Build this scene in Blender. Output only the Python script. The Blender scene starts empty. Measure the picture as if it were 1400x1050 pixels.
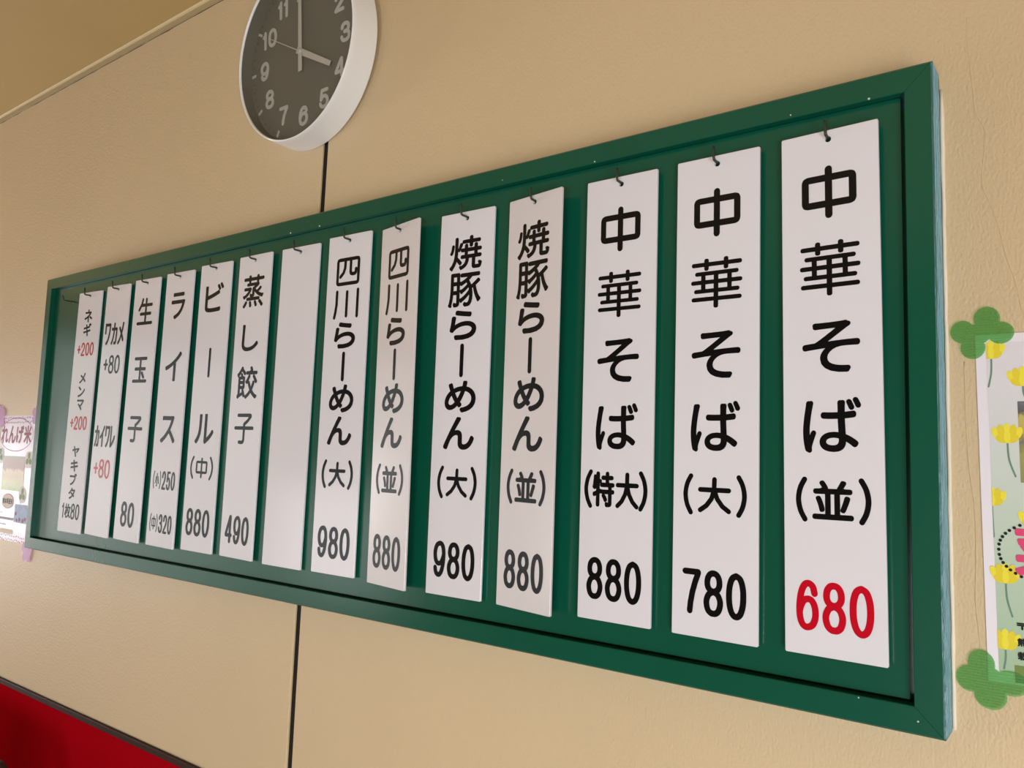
import bpy, bmesh, math, random
from mathutils import Vector, Matrix
from mathutils.geometry import delaunay_2d_cdt

# ------------------------------------------------------------------ camera, world, lights, exposure
scene = bpy.context.scene
COL = scene.collection
PI = math.pi

cam_data = bpy.data.cameras.new('camera')
cam_data.sensor_fit = 'HORIZONTAL'
cam_data.sensor_width = 36.0
cam_data.lens = 36.0 * 1086.6 / 1400.0
cam_data.clip_start = 0.02
cam = bpy.data.objects.new('camera', cam_data)
COL.objects.link(cam)
cam_rot = Matrix(((0.79928, 0.60016, 0.03123),
                  (0.03282, -0.09544, 0.99489),
                  (0.60007, -0.79417, -0.09598))).transposed()
cam.matrix_world = Matrix.Translation((1.9402, -0.7867, 0.2261)) @ cam_rot.to_4x4()
scene.camera = cam

scene.view_settings.view_transform = 'Standard'
scene.view_settings.look = 'None'
scene.view_settings.gamma = 1.0
scene.view_settings.use_curve_mapping = False
scene.view_settings.exposure = 0.49

world = bpy.data.worlds.new('world')
scene.world = world
world.use_nodes = True
world.node_tree.nodes['Background'].inputs['Color'].default_value = (0.75, 0.87, 1.0, 1)
world.node_tree.nodes['Background'].inputs['Strength'].default_value = 0.45


def area_light(name, loc, direction, sx, sy, power, color):
    d = bpy.data.lights.new(name, 'AREA')
    d.shape = 'RECTANGLE'
    d.size, d.size_y = sx, sy
    d.energy = power
    d.color = color
    o = bpy.data.objects.new(name, d)
    COL.objects.link(o)
    o.location = loc
    o.rotation_euler = Vector(direction).to_track_quat('-Z', 'Z').to_euler()
    return o


FLOOR_Z, CEIL_Z, WALL_Y = -1.25, 1.125, 0.043
XL, XR, YF = -3.2, 3.1, -3.2
WIN_G = (-3.1, -2.0, -0.9, 0.05)        # second, low opening in the opposite wall
FILL_S = (-0.75, -0.10, -1.1, 0.95)       # narrow unseen opening in the left wall, added to brighten the back wall's left end
# daylight just outside the room's window openings and the added fill opening
WIN_R = (-2.9, -0.8, -1.18, -0.08)      # y0, y1, z0, z1 in the right wall
WIN_F = (1.9, 3.0, -1.18, -0.12)        # x0, x1, z0, z1 in the opposite wall
WIN_L = (-3.05, -1.2, -1.0, 0.95)        # y0, y1, z0, z1 in the left wall
area_light('daylight_right', (XR + 0.10, (WIN_R[0] + WIN_R[1]) / 2, (WIN_R[2] + WIN_R[3]) / 2), (-1, 0, 0),
           WIN_R[1] - WIN_R[0], WIN_R[3] - WIN_R[2], 84, (0.86, 0.94, 1.0))
area_light('daylight_front', ((WIN_F[0] + WIN_F[1]) / 2, YF - 0.10, (WIN_F[2] + WIN_F[3]) / 2), (0, 1, 0),
           WIN_F[1] - WIN_F[0], WIN_F[3] - WIN_F[2], 36, (0.97, 0.95, 1.0))
area_light('daylight_left', (XL - 0.10, (WIN_L[0] + WIN_L[1]) / 2, (WIN_L[2] + WIN_L[3]) / 2), (1, 0, 0),
           WIN_L[1] - WIN_L[0], WIN_L[3] - WIN_L[2], 6, (1.0, 0.98, 0.80))
area_light('added_side_fill', (XL - 0.10, (FILL_S[0] + FILL_S[1]) / 2, (FILL_S[2] + FILL_S[3]) / 2), (1, 0, 0),
           FILL_S[1] - FILL_S[0], FILL_S[3] - FILL_S[2], 115, (1.0, 0.95, 0.97))  # added fill for the left part of the back wall

area_light('daylight_corner', ((WIN_G[0] + WIN_G[1]) / 2, YF - 0.10, (WIN_G[2] + WIN_G[3]) / 2), (0, 1, 0),
           WIN_G[1] - WIN_G[0], WIN_G[3] - WIN_G[2], 8, (1.0, 0.96, 0.96))

# ------------------------------------------------------------------ materials
def principled(name, color, rough=0.5, spec=0.5, metallic=0.0):
    m = bpy.data.materials.new(name)
    m.use_nodes = True
    b = m.node_tree.nodes['Principled BSDF']
    b.inputs['Base Color'].default_value = (*color, 1)
    b.inputs['Roughness'].default_value = rough
    b.inputs['Specular IOR Level'].default_value = spec
    b.inputs['Metallic'].default_value = metallic
    return m


def add_noise(m, scale=20.0, amount=0.1, bump=0.0, bump_scale=200.0, bump_dist=0.001, stretch=(1, 1, 1), detail=4.0):
    nt = m.node_tree
    N, L = nt.nodes, nt.links
    b = N['Principled BSDF']
    tc = N.new('ShaderNodeTexCoord')
    mp = N.new('ShaderNodeMapping')
    mp.inputs['Scale'].default_value = stretch
    L.new(tc.outputs['Object'], mp.inputs['Vector'])
    if amount > 0:
        n = N.new('ShaderNodeTexNoise')
        n.inputs['Scale'].default_value = scale
        n.inputs['Detail'].default_value = detail
        L.new(mp.outputs[0], n.inputs['Vector'])
        mr = N.new('ShaderNodeMapRange')
        mr.inputs['To Min'].default_value = 1 - amount
        mr.inputs['To Max'].default_value = 1 + amount
        L.new(n.outputs['Fac'], mr.inputs['Value'])
        mx = N.new('ShaderNodeMix')
        mx.data_type = 'RGBA'
        mx.blend_type = 'MULTIPLY'
        mx.inputs['Factor'].default_value = 1.0
        mx.inputs['A'].default_value = b.inputs['Base Color'].default_value
        L.new(mr.outputs[0], mx.inputs['B'])
        L.new(mx.outputs['Result'], b.inputs['Base Color'])
    if bump > 0:
        n2 = N.new('ShaderNodeTexNoise')
        n2.inputs['Scale'].default_value = bump_scale
        n2.inputs['Detail'].default_value = 3.0
        L.new(mp.outputs[0], n2.inputs['Vector'])
        bp = N.new('ShaderNodeBump')
        bp.inputs['Strength'].default_value = bump
        bp.inputs['Distance'].default_value = bump_dist
        L.new(n2.outputs['Fac'], bp.inputs['Height'])
        L.new(bp.outputs[0], b.inputs['Normal'])
    return m


M = {}
M['wall'] = add_noise(principled('wall_paint', (0.63, 0.490, 0.295), 0.55, 0.3), 3.0, 0.05, 1.0, 400.0, 0.0010, (1.0, 1.0, 0.55))
M['wall_plain'] = principled('plain_wall_paint', (0.55, 0.43, 0.24), 0.7, 0.3)
M['wall_wood'] = add_noise(principled('dark_wood_boarding', (0.16, 0.10, 0.055), 0.6, 0.3), 8.0, 0.3, stretch=(1, 6, 1))
M['ceiling'] = add_noise(principled('ceiling_paint', (0.48, 0.35, 0.145), 0.7, 0.2), 4.0, 0.05)
M['cornice'] = principled('cornice_paint', (0.42, 0.33, 0.18), 0.6, 0.3)
M['cornice_bead'] = principled('cornice_bead_paint', (0.74, 0.62, 0.38), 0.5, 0.3)
M['red'] = add_noise(principled('red_panel', (0.36, 0.002, 0.007), 0.4, 0.0), 3.0, 0.06)
M['brown'] = add_noise(principled('dark_brown_wood', (0.040, 0.018, 0.012), 0.6, 0.12), 30.0, 0.3, stretch=(1, 10, 10))
M['joint'] = add_noise(principled('black_joint', (0.012, 0.009, 0.007), 0.6, 0.3), 60.0, 0.4)
M['floor'] = add_noise(principled('floor_boards', (0.30, 0.20, 0.12), 0.5, 0.4), 6.0, 0.15)
M['green'] = add_noise(principled('green_gloss_paint', (0.002, 0.080, 0.045), 0.21, 0.5), 9.0, 0.10, 0.12, 60.0, 0.001, (1, 1, 0.4))
M['green_sky_glare'] = add_noise(principled('brushed_green_paint_sky_glare', (0.020, 0.125, 0.115), 0.35, 1.0), 40.0, 0.25, 1.0, 260.0, 0.006, (1, 1, 0.10))  # right rail's outer side: blue window glare put into its colour and sheen
M['green_sky_glare'].node_tree.nodes['Principled BSDF'].inputs['Sheen Weight'].default_value = 1.0
M['green_sky_glare'].node_tree.nodes['Principled BSDF'].inputs['Sheen Roughness'].default_value = 0.4
M['green_sky_glare'].node_tree.nodes['Principled BSDF'].inputs['Sheen Tint'].default_value = (0.40, 0.78, 1.0, 1)
M['backing'] = principled('plywood_edge', (0.30, 0.31, 0.22), 0.7, 0.3)
M['caulk'] = add_noise(principled('white_caulk', (0.80, 0.74, 0.60), 0.6, 0.3), 60.0, 0.1)
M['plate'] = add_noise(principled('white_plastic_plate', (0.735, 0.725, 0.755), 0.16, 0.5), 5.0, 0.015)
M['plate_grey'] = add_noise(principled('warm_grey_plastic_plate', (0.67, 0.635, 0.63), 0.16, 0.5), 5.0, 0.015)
M['black'] = principled('black_vinyl', (0.004, 0.004, 0.005), 0.2, 0.3)
M['redtext'] = principled('red_vinyl', (0.52, 0.002, 0.015), 0.25, 0.3)
M['hook'] = add_noise(principled('painted_steel_hook', (0.02, 0.035, 0.025), 0.4, 0.5), 300.0, 0.3)
M['chip'] = principled('bare_paint_chip', (0.55, 0.60, 0.55), 0.6, 0.3)
M['case'] = principled('white_clock_case', (0.80, 0.80, 0.78), 0.28, 0.5)
M['dial'] = principled('charcoal_dial', (0.125, 0.123, 0.098), 0.55, 0.3)
M['numeral'] = principled('grey_numeral', (0.43, 0.43, 0.39), 0.5, 0.3)
M['tick'] = principled('dark_minute_mark', (0.075, 0.072, 0.056), 0.5, 0.3)
M['hand'] = principled('silver_hand', (0.50, 0.49, 0.44), 0.4, 0.5, 0.2)
M['wood'] = add_noise(principled('honey_wood', (0.45, 0.26, 0.07), 0.4, 0.5), 12.0, 0.25, stretch=(1, 1, 8))
M['yellow'] = principled('yellow_petal_ink', (0.86, 0.76, 0.06), 0.6, 0.2)
M['yellow2'] = principled('deep_yellow_petal_ink', (0.78, 0.64, 0.04), 0.6, 0.2)
M['stem'] = principled('stem_ink', (0.16, 0.27, 0.20), 0.6, 0.2)
M['pink'] = principled('pink_ink', (0.72, 0.07, 0.19), 0.6, 0.2)
M['ink'] = principled('black_ink', (0.012, 0.015, 0.012), 0.6, 0.2)
M['rose'] = principled('rose_brown_ink', (0.30, 0.09, 0.12), 0.6, 0.2)
M['leafink'] = principled('leaf_green_ink', (0.18, 0.26, 0.07), 0.6, 0.2)
M['blueink'] = add_noise(principled('blue_picture_ink', (0.32, 0.42, 0.62), 0.6, 0.2), 60.0, 0.25)
M['creamink'] = principled('cream_ink', (0.66, 0.55, 0.42), 0.6, 0.2)
M['whiteink'] = principled('white_ink', (0.70, 0.68, 0.68), 0.6, 0.2)
M['greytext'] = principled('grey_small_print', (0.30, 0.26, 0.32), 0.6, 0.2)
M['paper_lav'] = add_noise(principled('lavender_paper', (0.62, 0.51, 0.61), 0.35, 0.5), 12.0, 0.06)
M['paper_white'] = principled('white_paper', (0.82, 0.78, 0.82), 0.4, 0.4)


def ramp_mat(name, axis, lo, hi, stops, rough=0.6, noise=None, noise_scale=200.0):
    """printed picture: colour bands along one object axis, optionally broken up by noise"""
    m = principled(name, (0.5, 0.5, 0.5), rough, 0.3)
    N, L = m.node_tree.nodes, m.node_tree.links
    tc = N.new('ShaderNodeTexCoord')
    sp = N.new('ShaderNodeSeparateXYZ')
    L.new(tc.outputs['Object'], sp.inputs[0])
    mr = N.new('ShaderNodeMapRange')
    mr.inputs['From Min'].default_value = lo
    mr.inputs['From Max'].default_value = hi
    L.new(sp.outputs[axis], mr.inputs['Value'])
    src = mr.outputs[0]
    if noise:
        n = N.new('ShaderNodeTexNoise')
        n.inputs['Scale'].default_value = noise_scale
        n.inputs['Detail'].default_value = 5.0
        L.new(tc.outputs['Object'], n.inputs['Vector'])
        ma = N.new('ShaderNodeMath')
        ma.operation = 'MULTIPLY_ADD'
        L.new(n.outputs['Fac'], ma.inputs[0])
        ma.inputs[1].default_value = noise
        L.new(src, ma.inputs[2])
        mb = N.new('ShaderNodeMath')
        mb.operation = 'SUBTRACT'
        L.new(ma.outputs[0], mb.inputs[0])
        mb.inputs[1].default_value = noise / 2
        src = mb.outputs[0]
    cr = N.new('ShaderNodeValToRGB')
    el = cr.color_ramp.elements
    el[0].position, el[0].color = stops[0][0], (*stops[0][1], 1)
    el[1].position, el[1].color = stops[-1][0], (*stops[-1][1], 1)
    for p, c in stops[1:-1]:
        e = el.new(p)
        e.color = (*c, 1)
    L.new(src, cr.inputs['Fac'])
    L.new(cr.outputs['Color'], m.node_tree.nodes['Principled BSDF'].inputs['Base Color'])
    return m


def tape_mat(name, color, alpha):
    """ribbed translucent tape: coloured film over whatever it sticks to"""
    m = bpy.data.materials.new(name)
    m.use_nodes = True
    N, L = m.node_tree.nodes, m.node_tree.links
    b = N['Principled BSDF']
    b.inputs['Base Color'].default_value = (*color, 1)
    b.inputs['Roughness'].default_value = 0.4
    out = N['Material Output']
    tr = N.new('ShaderNodeBsdfTransparent')
    tr.inputs['Color'].default_value = tuple((0.25 + 0.55 * c / max(color)) ** 0.5 for c in color) + (1,)   # two faces per sheet
    tc = N.new('ShaderNodeTexCoord')
    wv = N.new('ShaderNodeTexWave')
    wv.bands_direction = 'Z'
    wv.inputs['Scale'].default_value = 130.0
    wv.inputs['Distortion'].default_value = 0.6
    L.new(tc.outputs['Object'], wv.inputs['Vector'])
    mr = N.new('ShaderNodeMapRange')
    mr.inputs['To Min'].default_value = alpha - 0.06
    mr.inputs['To Max'].default_value = alpha + 0.06
    L.new(wv.outputs['Fac'], mr.inputs['Value'])
    mx = N.new('ShaderNodeMixShader')
    L.new(mr.outputs[0], mx.inputs['Fac'])
    L.new(tr.outputs[0], mx.inputs[1])
    L.new(b.outputs[0], mx.inputs[2])
    L.new(mx.outputs[0], out.inputs['Surface'])
    return m


def glass_mat(name):
    m = bpy.data.materials.new(name)
    m.use_nodes = True
    N, L = m.node_tree.nodes, m.node_tree.links
    out = N['Material Output']
    tr = N.new('ShaderNodeBsdfTransparent')
    gl = N.new('ShaderNodeBsdfGlossy')
    gl.inputs['Roughness'].default_value = 0.03
    fr = N.new('ShaderNodeFresnel')
    fr.inputs['IOR'].default_value = 1.45
    mx = N.new('ShaderNodeMixShader')
    ge = N.new('ShaderNodeNewGeometry')
    iv = N.new('ShaderNodeMath')
    iv.operation = 'SUBTRACT'
    iv.inputs[0].default_value = 1.0
    L.new(ge.outputs['Backfacing'], iv.inputs[1])
    ml = N.new('ShaderNodeMath')
    ml.operation = 'MULTIPLY'
    L.new(fr.outputs[0], ml.inputs[0])
    L.new(iv.outputs[0], ml.inputs[1])
    L.new(ml.outputs[0], mx.inputs['Fac'])
    L.new(tr.outputs[0], mx.inputs[1])
    L.new(gl.outputs[0], mx.inputs[2])
    L.new(mx.outputs[0], out.inputs['Surface'])
    return m


M['glass'] = glass_mat('clock_glass')
M['tape_green'] = tape_mat('green_tape', (0.20, 0.48, 0.17), 0.20)
M['tape_pink'] = tape_mat('pink_tape', (0.66, 0.36, 0.62), 0.40)


# ------------------------------------------------------------------ object helpers
def tag(o, label=None, cat=None, group=None, kind=None):
    if label:
        o['label'] = label
    if cat:
        o['category'] = cat
    if group:
        o['group'] = group
    if kind:
        o['kind'] = kind
    return o


def link_mesh(name, verts, faces, mats, parent=None, smooth=False, matidx=None):
    me = bpy.data.meshes.new(name)
    me.from_pydata([tuple(v) for v in verts], [], faces)
    if not isinstance(mats, (list, tuple)):
        mats = [mats]
    for m in mats:
        me.materials.append(m)
    if matidx:
        for p, i in zip(me.polygons, matidx):
            p.material_index = i
    if smooth:
        for p in me.polygons:
            p.use_smooth = True
    me.update()
    o = bpy.data.objects.new(name, me)
    COL.objects.link(o)
    if parent:
        o.parent = parent
    return o


def empty(name, loc=(0, 0, 0), rot=(0, 0, 0)):
    o = bpy.data.objects.new(name, None)
    o.empty_display_size = 0.05
    COL.objects.link(o)
    o.location = loc
    o.rotation_euler = rot
    return o


class MB:
    """collects shapes into one mesh"""
    def __init__(self):
        self.v, self.f, self.m = [], [], []

    def add(self, verts, faces, mi=0):
        b = len(self.v)
        self.v += [tuple(x) for x in verts]
        self.f += [tuple(b + i for i in f) for f in faces]
        self.m += [mi] * len(faces)
        return self

    def box(self, x0, x1, y0, y1, z0, z1, mi=0):
        v = [(x, y, z) for x in (x0, x1) for y in (y0, y1) for z in (z0, z1)]
        return self.add(v, [(0, 1, 3, 2), (4, 6, 7, 5), (0, 4, 5, 1), (2, 3, 7, 6), (0, 2, 6, 4), (1, 5, 7, 3)], mi)

    def bevel_box(self, x0, x1, y0, y1, z0, z1, r, mi=0, seg=2):
        bm = bmesh.new()
        bmesh.ops.create_cube(bm, size=1)
        for v in bm.verts:
            v.co = ((x0 + x1) / 2 + v.co.x * (x1 - x0), (y0 + y1) / 2 + v.co.y * (y1 - y0), (z0 + z1) / 2 + v.co.z * (z1 - z0))
        bmesh.ops.bevel(bm, geom=bm.edges[:], offset=r, segments=seg, profile=0.5, affect='EDGES')
        bm.verts.index_update()
        self.add([v.co[:] for v in bm.verts], [[v.index for v in f.verts] for f in bm.faces], mi)
        bm.free()
        return self

    def tube(self, pts, r, seg=10, mi=0, cap=True):
        pts = [Vector(p) for p in pts]
        rs = r if isinstance(r, (list, tuple)) else [r] * len(pts)
        rings = []
        t0 = (pts[1] - pts[0]).normalized()
        n = t0.orthogonal().normalized()
        for i, p in enumerate(pts):
            a = pts[max(i - 1, 0)]
            b = pts[min(i + 1, len(pts) - 1)]
            t = (b - a).normalized()
            n = (n - t * n.dot(t)).normalized()
            bn = t.cross(n)
            rings.append([p + (n * math.cos(2 * PI * k / seg) + bn * math.sin(2 * PI * k / seg)) * rs[i] for k in range(seg)])
        v = [q for ring in rings for q in ring]
        f = [(i * seg + k, i * seg + (k + 1) % seg, (i + 1) * seg + (k + 1) % seg, (i + 1) * seg + k)
             for i in range(len(pts) - 1) for k in range(seg)]
        if cap:
            f.append(tuple(range(seg))[::-1])
            f.append(tuple((len(pts) - 1) * seg + k for k in range(seg)))
        return self.add(v, f, mi)

    def lathe_y(self, prof, seg=96, mi=0):
        """profile of (radius, y) revolved about the local y axis"""
        v, f = [], []
        for r, y in prof:
            v += [(r * math.sin(2 * PI * k / seg), y, r * math.cos(2 * PI * k / seg)) for k in range(seg)]
        for i in range(len(prof) - 1):
            for k in range(seg):
                f.append((i * seg + k, i * seg + (k + 1) % seg, (i + 1) * seg + (k + 1) % seg, (i + 1) * seg + k))
        return self.add(v, f, mi)

    def build(self, name, mats, parent=None, smooth=False):
        o = link_mesh(name, self.v, self.f, mats, parent, smooth, self.m)
        bm = bmesh.new()
        bm.from_mesh(o.data)
        bmesh.ops.recalc_face_normals(bm, faces=bm.faces)
        bm.to_mesh(o.data)
        bm.free()
        return o


def struct(name, mb, mat, smooth=False):
    return tag(mb.build(name, mat, None, smooth), kind='structure')


# ------------------------------------------------------------------ flat shapes: 2-D polygons united into clean faces
def union2d(polys):
    """polys: lists of (x, z); returns verts, triangles of their union"""
    K = 1000.0
    verts, faces, area = [], [], 0.0
    for p in polys:
        q = [(x * K, z * K) for x, z in p]
        q = [v for i, v in enumerate(q) if math.hypot(v[0] - q[i - 1][0], v[1] - q[i - 1][1]) > 2e-3]
        if len(q) < 3:
            continue
        A = 0.5 * sum(q[i - 1][0] * q[i][1] - q[i][0] * q[i - 1][1] for i in range(len(q)))
        if abs(A) < 1e-3:
            continue
        if A < 0:
            q = q[::-1]
        area += abs(A)
        b = len(verts)
        verts += [Vector(v) for v in q]
        faces.append(list(range(b, b + len(q))))
    ov, oe, of, _, _, oid = delaunay_2d_cdt(verts, [], faces, 0, 1e-3, True)
    keep = [f for f, i in zip(of, oid) if len(i)]
    # keep only triangles that really lie in one of the polygons
    boxes = [(min(verts[i].x for i in f), max(verts[i].x for i in f), min(verts[i].y for i in f), max(verts[i].y for i in f)) for f in faces]
    good = []
    for f in keep:
        cx = sum(ov[i].x for i in f) / len(f)
        cy = sum(ov[i].y for i in f) / len(f)
        for fc, bx in zip(faces, boxes):
            if bx[0] <= cx <= bx[1] and bx[2] <= cy <= bx[3]:
                ins = False
                for k in range(len(fc)):
                    p, q = verts[fc[k]], verts[fc[k - 1]]
                    if (p.y > cy) != (q.y > cy) and cx < (q.x - p.x) * (cy - p.y) / (q.y - p.y) + p.x:
                        ins = not ins
                if ins:
                    good.append(f)
                    break
    return [(v.x / K, v.y / K) for v in ov], good


def capsule(a, b, r, n=6):
    ax, ay = a
    bx, by = b
    t = math.atan2(by - ay, bx - ax)
    out = [(bx + r * math.cos(t - PI / 2 + PI * k / n), by + r * math.sin(t - PI / 2 + PI * k / n)) for k in range(n + 1)]
    out += [(ax + r * math.cos(t + PI / 2 + PI * k / n), ay + r * math.sin(t + PI / 2 + PI * k / n)) for k in range(n + 1)]
    return out


def ellipse(cx, cy, rx, ry, rot=0.0, n=24):
    c, s = math.cos(rot), math.sin(rot)
    return [(cx + rx * math.cos(2 * PI * k / n) * c - ry * math.sin(2 * PI * k / n) * s,
             cy + rx * math.cos(2 * PI * k / n) * s + ry * math.sin(2 * PI * k / n) * c) for k in range(n)]


def spline(pts, n=8):
    """Catmull-Rom through points"""
    if len(pts) < 3:
        return pts
    P = [pts[0]] + list(pts) + [pts[-1]]
    out = []
    for i in range(1, len(P) - 2):
        p0, p1, p2, p3 = P[i - 1:i + 3]
        for k in range(n):
            t = k / n
            out.append(tuple(0.5 * (2 * p1[j] + (p2[j] - p0[j]) * t + (2 * p0[j] - 5 * p1[j] + 4 * p2[j] - p3[j]) * t * t
                                    + (3 * p1[j] - p0[j] - 3 * p2[j] + p3[j]) * t ** 3) for j in (0, 1)))
    out.append(pts[-1])
    return out


_outline = {}


def outline(ch, shrink):
    """triangles and boundary edges of one character of the built-in font, thinned by `shrink` em"""
    key = (ch, shrink)
    if key not in _outline:
        cu = bpy.data.curves.new('glyph', 'FONT')
        cu.body = ch
        cu.resolution_u = 5
        cu.offset = -shrink
        ob = bpy.data.objects.new('glyph', cu)
        COL.objects.link(ob)
        bpy.context.view_layer.update()
        me = bpy.data.meshes.new_from_object(ob)
        vs = [(v.co.x, v.co.y) for v in me.vertices]
        fs = [list(p.vertices) for p in me.polygons]
        cnt = {}
        for f in fs:
            for i in range(len(f)):
                e = tuple(sorted((f[i], f[(i + 1) % len(f)])))
                cnt[e] = cnt.get(e, 0) + 1
        # doubled vertices would make inner edges look like borders: weld first
        pos = {}
        rep = []
        for i, v in enumerate(vs):
            k = (round(v[0], 5), round(v[1], 5))
            rep.append(pos.setdefault(k, i))
        cnt = {}
        nf = []
        for f in fs:
            g = [rep[i] for i in f]
            g = [x for i, x in enumerate(g) if x != g[i - 1]]
            if len(g) < 3:
                continue
            nf.append(g)
            for i in range(len(g)):
                e = tuple(sorted((g[i], g[(i + 1) % len(g)])))
                cnt[e] = cnt.get(e, 0) + 1
        edges = [e for e, c in cnt.items() if c == 1]
        bpy.data.objects.remove(ob)
        bpy.data.curves.remove(cu)
        bpy.data.meshes.remove(me)
        _outline[key] = (vs, nf, edges)
    return _outline[key]


def bezier_strokes(strokes, cx, cz, w, h):
    return [[(cx + (x / 100 - 0.5) * w, cz + (y / 100 - 0.5) * h) for x, y in s] for s in strokes]


# hand-drawn round strokes (100 x 100 box, y up) for shapes the font draws too square
STROKES = {
    '中': [[(0, 76), (0, 30), (1.5, 26), (6, 24.5), (94, 24.5), (98.5, 26), (100, 30), (100, 76), (98.5, 80), (94, 81.5), (6, 81.5), (1.5, 80), (0, 76)],
          [(50, 100), (50, 0)]],
    '四': [[(0, 92), (0, 8), (2, 2), (8, 0), (92, 0), (98, 2), (100, 8), (100, 92), (98, 98), (92, 100), (8, 100), (2, 98), (0, 92)],
          [(36, 100), (35, 65), (28, 45), (14, 30)], [(62, 100), (62, 48), (64, 40), (72, 37), (84, 38), (87, 42), (88, 56)]],
    '川': [[(4, 100), (4, 50), (0, 20), (-4, 0)], [(51, 96), (51, 4)], [(100, 100), (100, 0)]],
    '大': [[(0, 66), (100, 66)], [(50, 100), (49, 66), (40, 38), (22, 15), (0, 0)], [(51, 62), (60, 38), (78, 15), (100, 0)]],
    '玉': [[(6, 98), (94, 98)], [(12, 54), (88, 54)], [(0, 2), (100, 2)], [(50, 98), (50, 2)], [(66, 36), (80, 18)]],
    '生': [[(28, 100), (22, 80), (6, 58)], [(22, 76), (94, 76)], [(18, 40), (88, 40)], [(0, 1), (100, 1)], [(54, 100), (54, 1)]],
    '子': [[(14, 98), (84, 98), (86, 94), (70, 78), (51, 66)], [(0, 52), (100, 52)], [(51, 66), (51, 8), (48, 2), (40, 0), (26, 1)]],
    '小': [[(50, 100), (50, 8), (47, 2), (36, 2)], [(20, 74), (14, 48), (0, 22)], [(78, 74), (88, 52), (100, 22)]],
    '+': [[(0, 50), (100, 50)], [(50, 100), (50, 0)]],
    'ー': [[(50, 100), (50, 0)]],
    '0': [spline([(50, 100), (22, 93), (5, 74), (0, 50), (5, 26), (22, 7), (50, 0), (78, 7), (95, 26), (100, 50), (95, 74), (78, 93), (50, 100)], 5)],
    '1': [[(0, 76), (30, 80), (52, 88), (64, 100), (64, 0)]],
    '2': [spline([(3, 70), (10, 88), (28, 98), (52, 100), (78, 95), (94, 81), (94, 66), (82, 50), (50, 30), (18, 12), (2, 0)], 5), [(2, 0), (100, 0)]],
    '3': [spline([(4, 78), (14, 93), (34, 100), (58, 100), (82, 93), (92, 78), (86, 63), (68, 54), (40, 53)], 5),
          spline([(40, 53), (72, 51), (93, 41), (100, 26), (92, 10), (70, 1), (46, 0), (20, 4), (5, 16), (0, 25)], 5)],
    '4': [[(76, 0), (76, 100), (70, 100), (0, 30), (0, 25), (100, 25)]],
    '5': [[(92, 100), (20, 100), (8, 47)], spline([(8, 47), (26, 60), (50, 65), (76, 60), (95, 44), (98, 28), (88, 10), (66, 1), (42, 0), (16, 6), (0, 22)], 5)],
    '6': [spline([(94, 78), (84, 93), (60, 100), (34, 96), (14, 80), (3, 56), (1, 32), (9, 13), (27, 2), (52, 0), (80, 6), (96, 20), (99, 35), (92, 51), (74, 62), (52, 64), (28, 60), (11, 48), (2, 36)], 5)],
    '7': [[(0, 99), (100, 99), (100, 96), (78, 74), (58, 48), (44, 22), (38, 0)]],
    '8': [spline([(50, 54), (22, 59), (7, 70), (9, 86), (26, 97), (50, 100), (74, 97), (91, 86), (93, 70), (78, 59), (50, 54)], 5),
          spline([(50, 54), (20, 48), (3, 35), (1, 22), (12, 8), (32, 1), (50, 0), (68, 1), (88, 8), (99, 22), (97, 35), (80, 48), (50, 54)], 5)],
    '9': [spline([(6, 22), (16, 7), (40, 0), (66, 4), (86, 20), (97, 44), (99, 68), (91, 87), (73, 98), (48, 100), (20, 94), (4, 80), (1, 65), (8, 49), (26, 38), (48, 36), (72, 40), (89, 52), (98, 64)], 5)],
    '(': [spline([(100, 100), (30, 78), (0, 50), (30, 22), (100, 0)], 5)],
    ')': [spline([(0, 100), (70, 78), (100, 50), (70, 22), (0, 0)], 5)],
}


def glyph_polys(ch, cx, cz, w, h, stroke, shrink=0.02):
    """polygons of a character whose inked box is w x h about (cx, cz); stroke = half of the pen's round width"""
    r = stroke
    if ch in STROKES:
        r = stroke * (1.27 if ch not in '0123456789+' else 1.0)
        out = []
        for s in bezier_strokes(STROKES[ch], cx, cz, w - 2 * r, h - 2 * r):
            out += [capsule(a, b, r) for a, b in zip(s, s[1:])]
        return out
    vs, fs, es = outline(ch, shrink)
    used = {i for f in fs for i in f}
    x0, x1 = min(vs[i][0] for i in used), max(vs[i][0] for i in used)
    y0, y1 = min(vs[i][1] for i in used), max(vs[i][1] for i in used)
    sx, sy = (w - 2 * r) / max(x1 - x0, 1e-6), (h - 2 * r) / max(y1 - y0, 1e-6)
    if x1 - x0 < 0.02:
        sx = 0
    tr = lambda p: (cx + (p[0] - (x0 + x1) / 2) * sx, cz + (p[1] - (y0 + y1) / 2) * sy)
    out = [[tr(vs[i]) for i in f] for f in fs]
    if r > 0:
        out += [capsule(tr(vs[a]), tr(vs[b]), r, 4) for a, b in es]
    return out


def flat(name, glyph_groups, y, mat, parent, label=None):
    """one flat printed part made of several characters or shapes (each group united by itself)"""
    mb = MB()
    for polys in glyph_groups:
        vs, fs = union2d(polys)
        mb.add([(x, y, z) for x, z in vs], [tuple(f) for f in fs])
    o = link_mesh(name, mb.v, mb.f, mat, parent)
    bm = bmesh.new()
    bm.from_mesh(o.data)
    for f in bm.faces:
        f.normal_update()
        if f.normal.y > 0:
            f.normal_flip()
    bm.to_mesh(o.data)
    bm.free()
    if label:
        o['label'] = label
    return o


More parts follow.
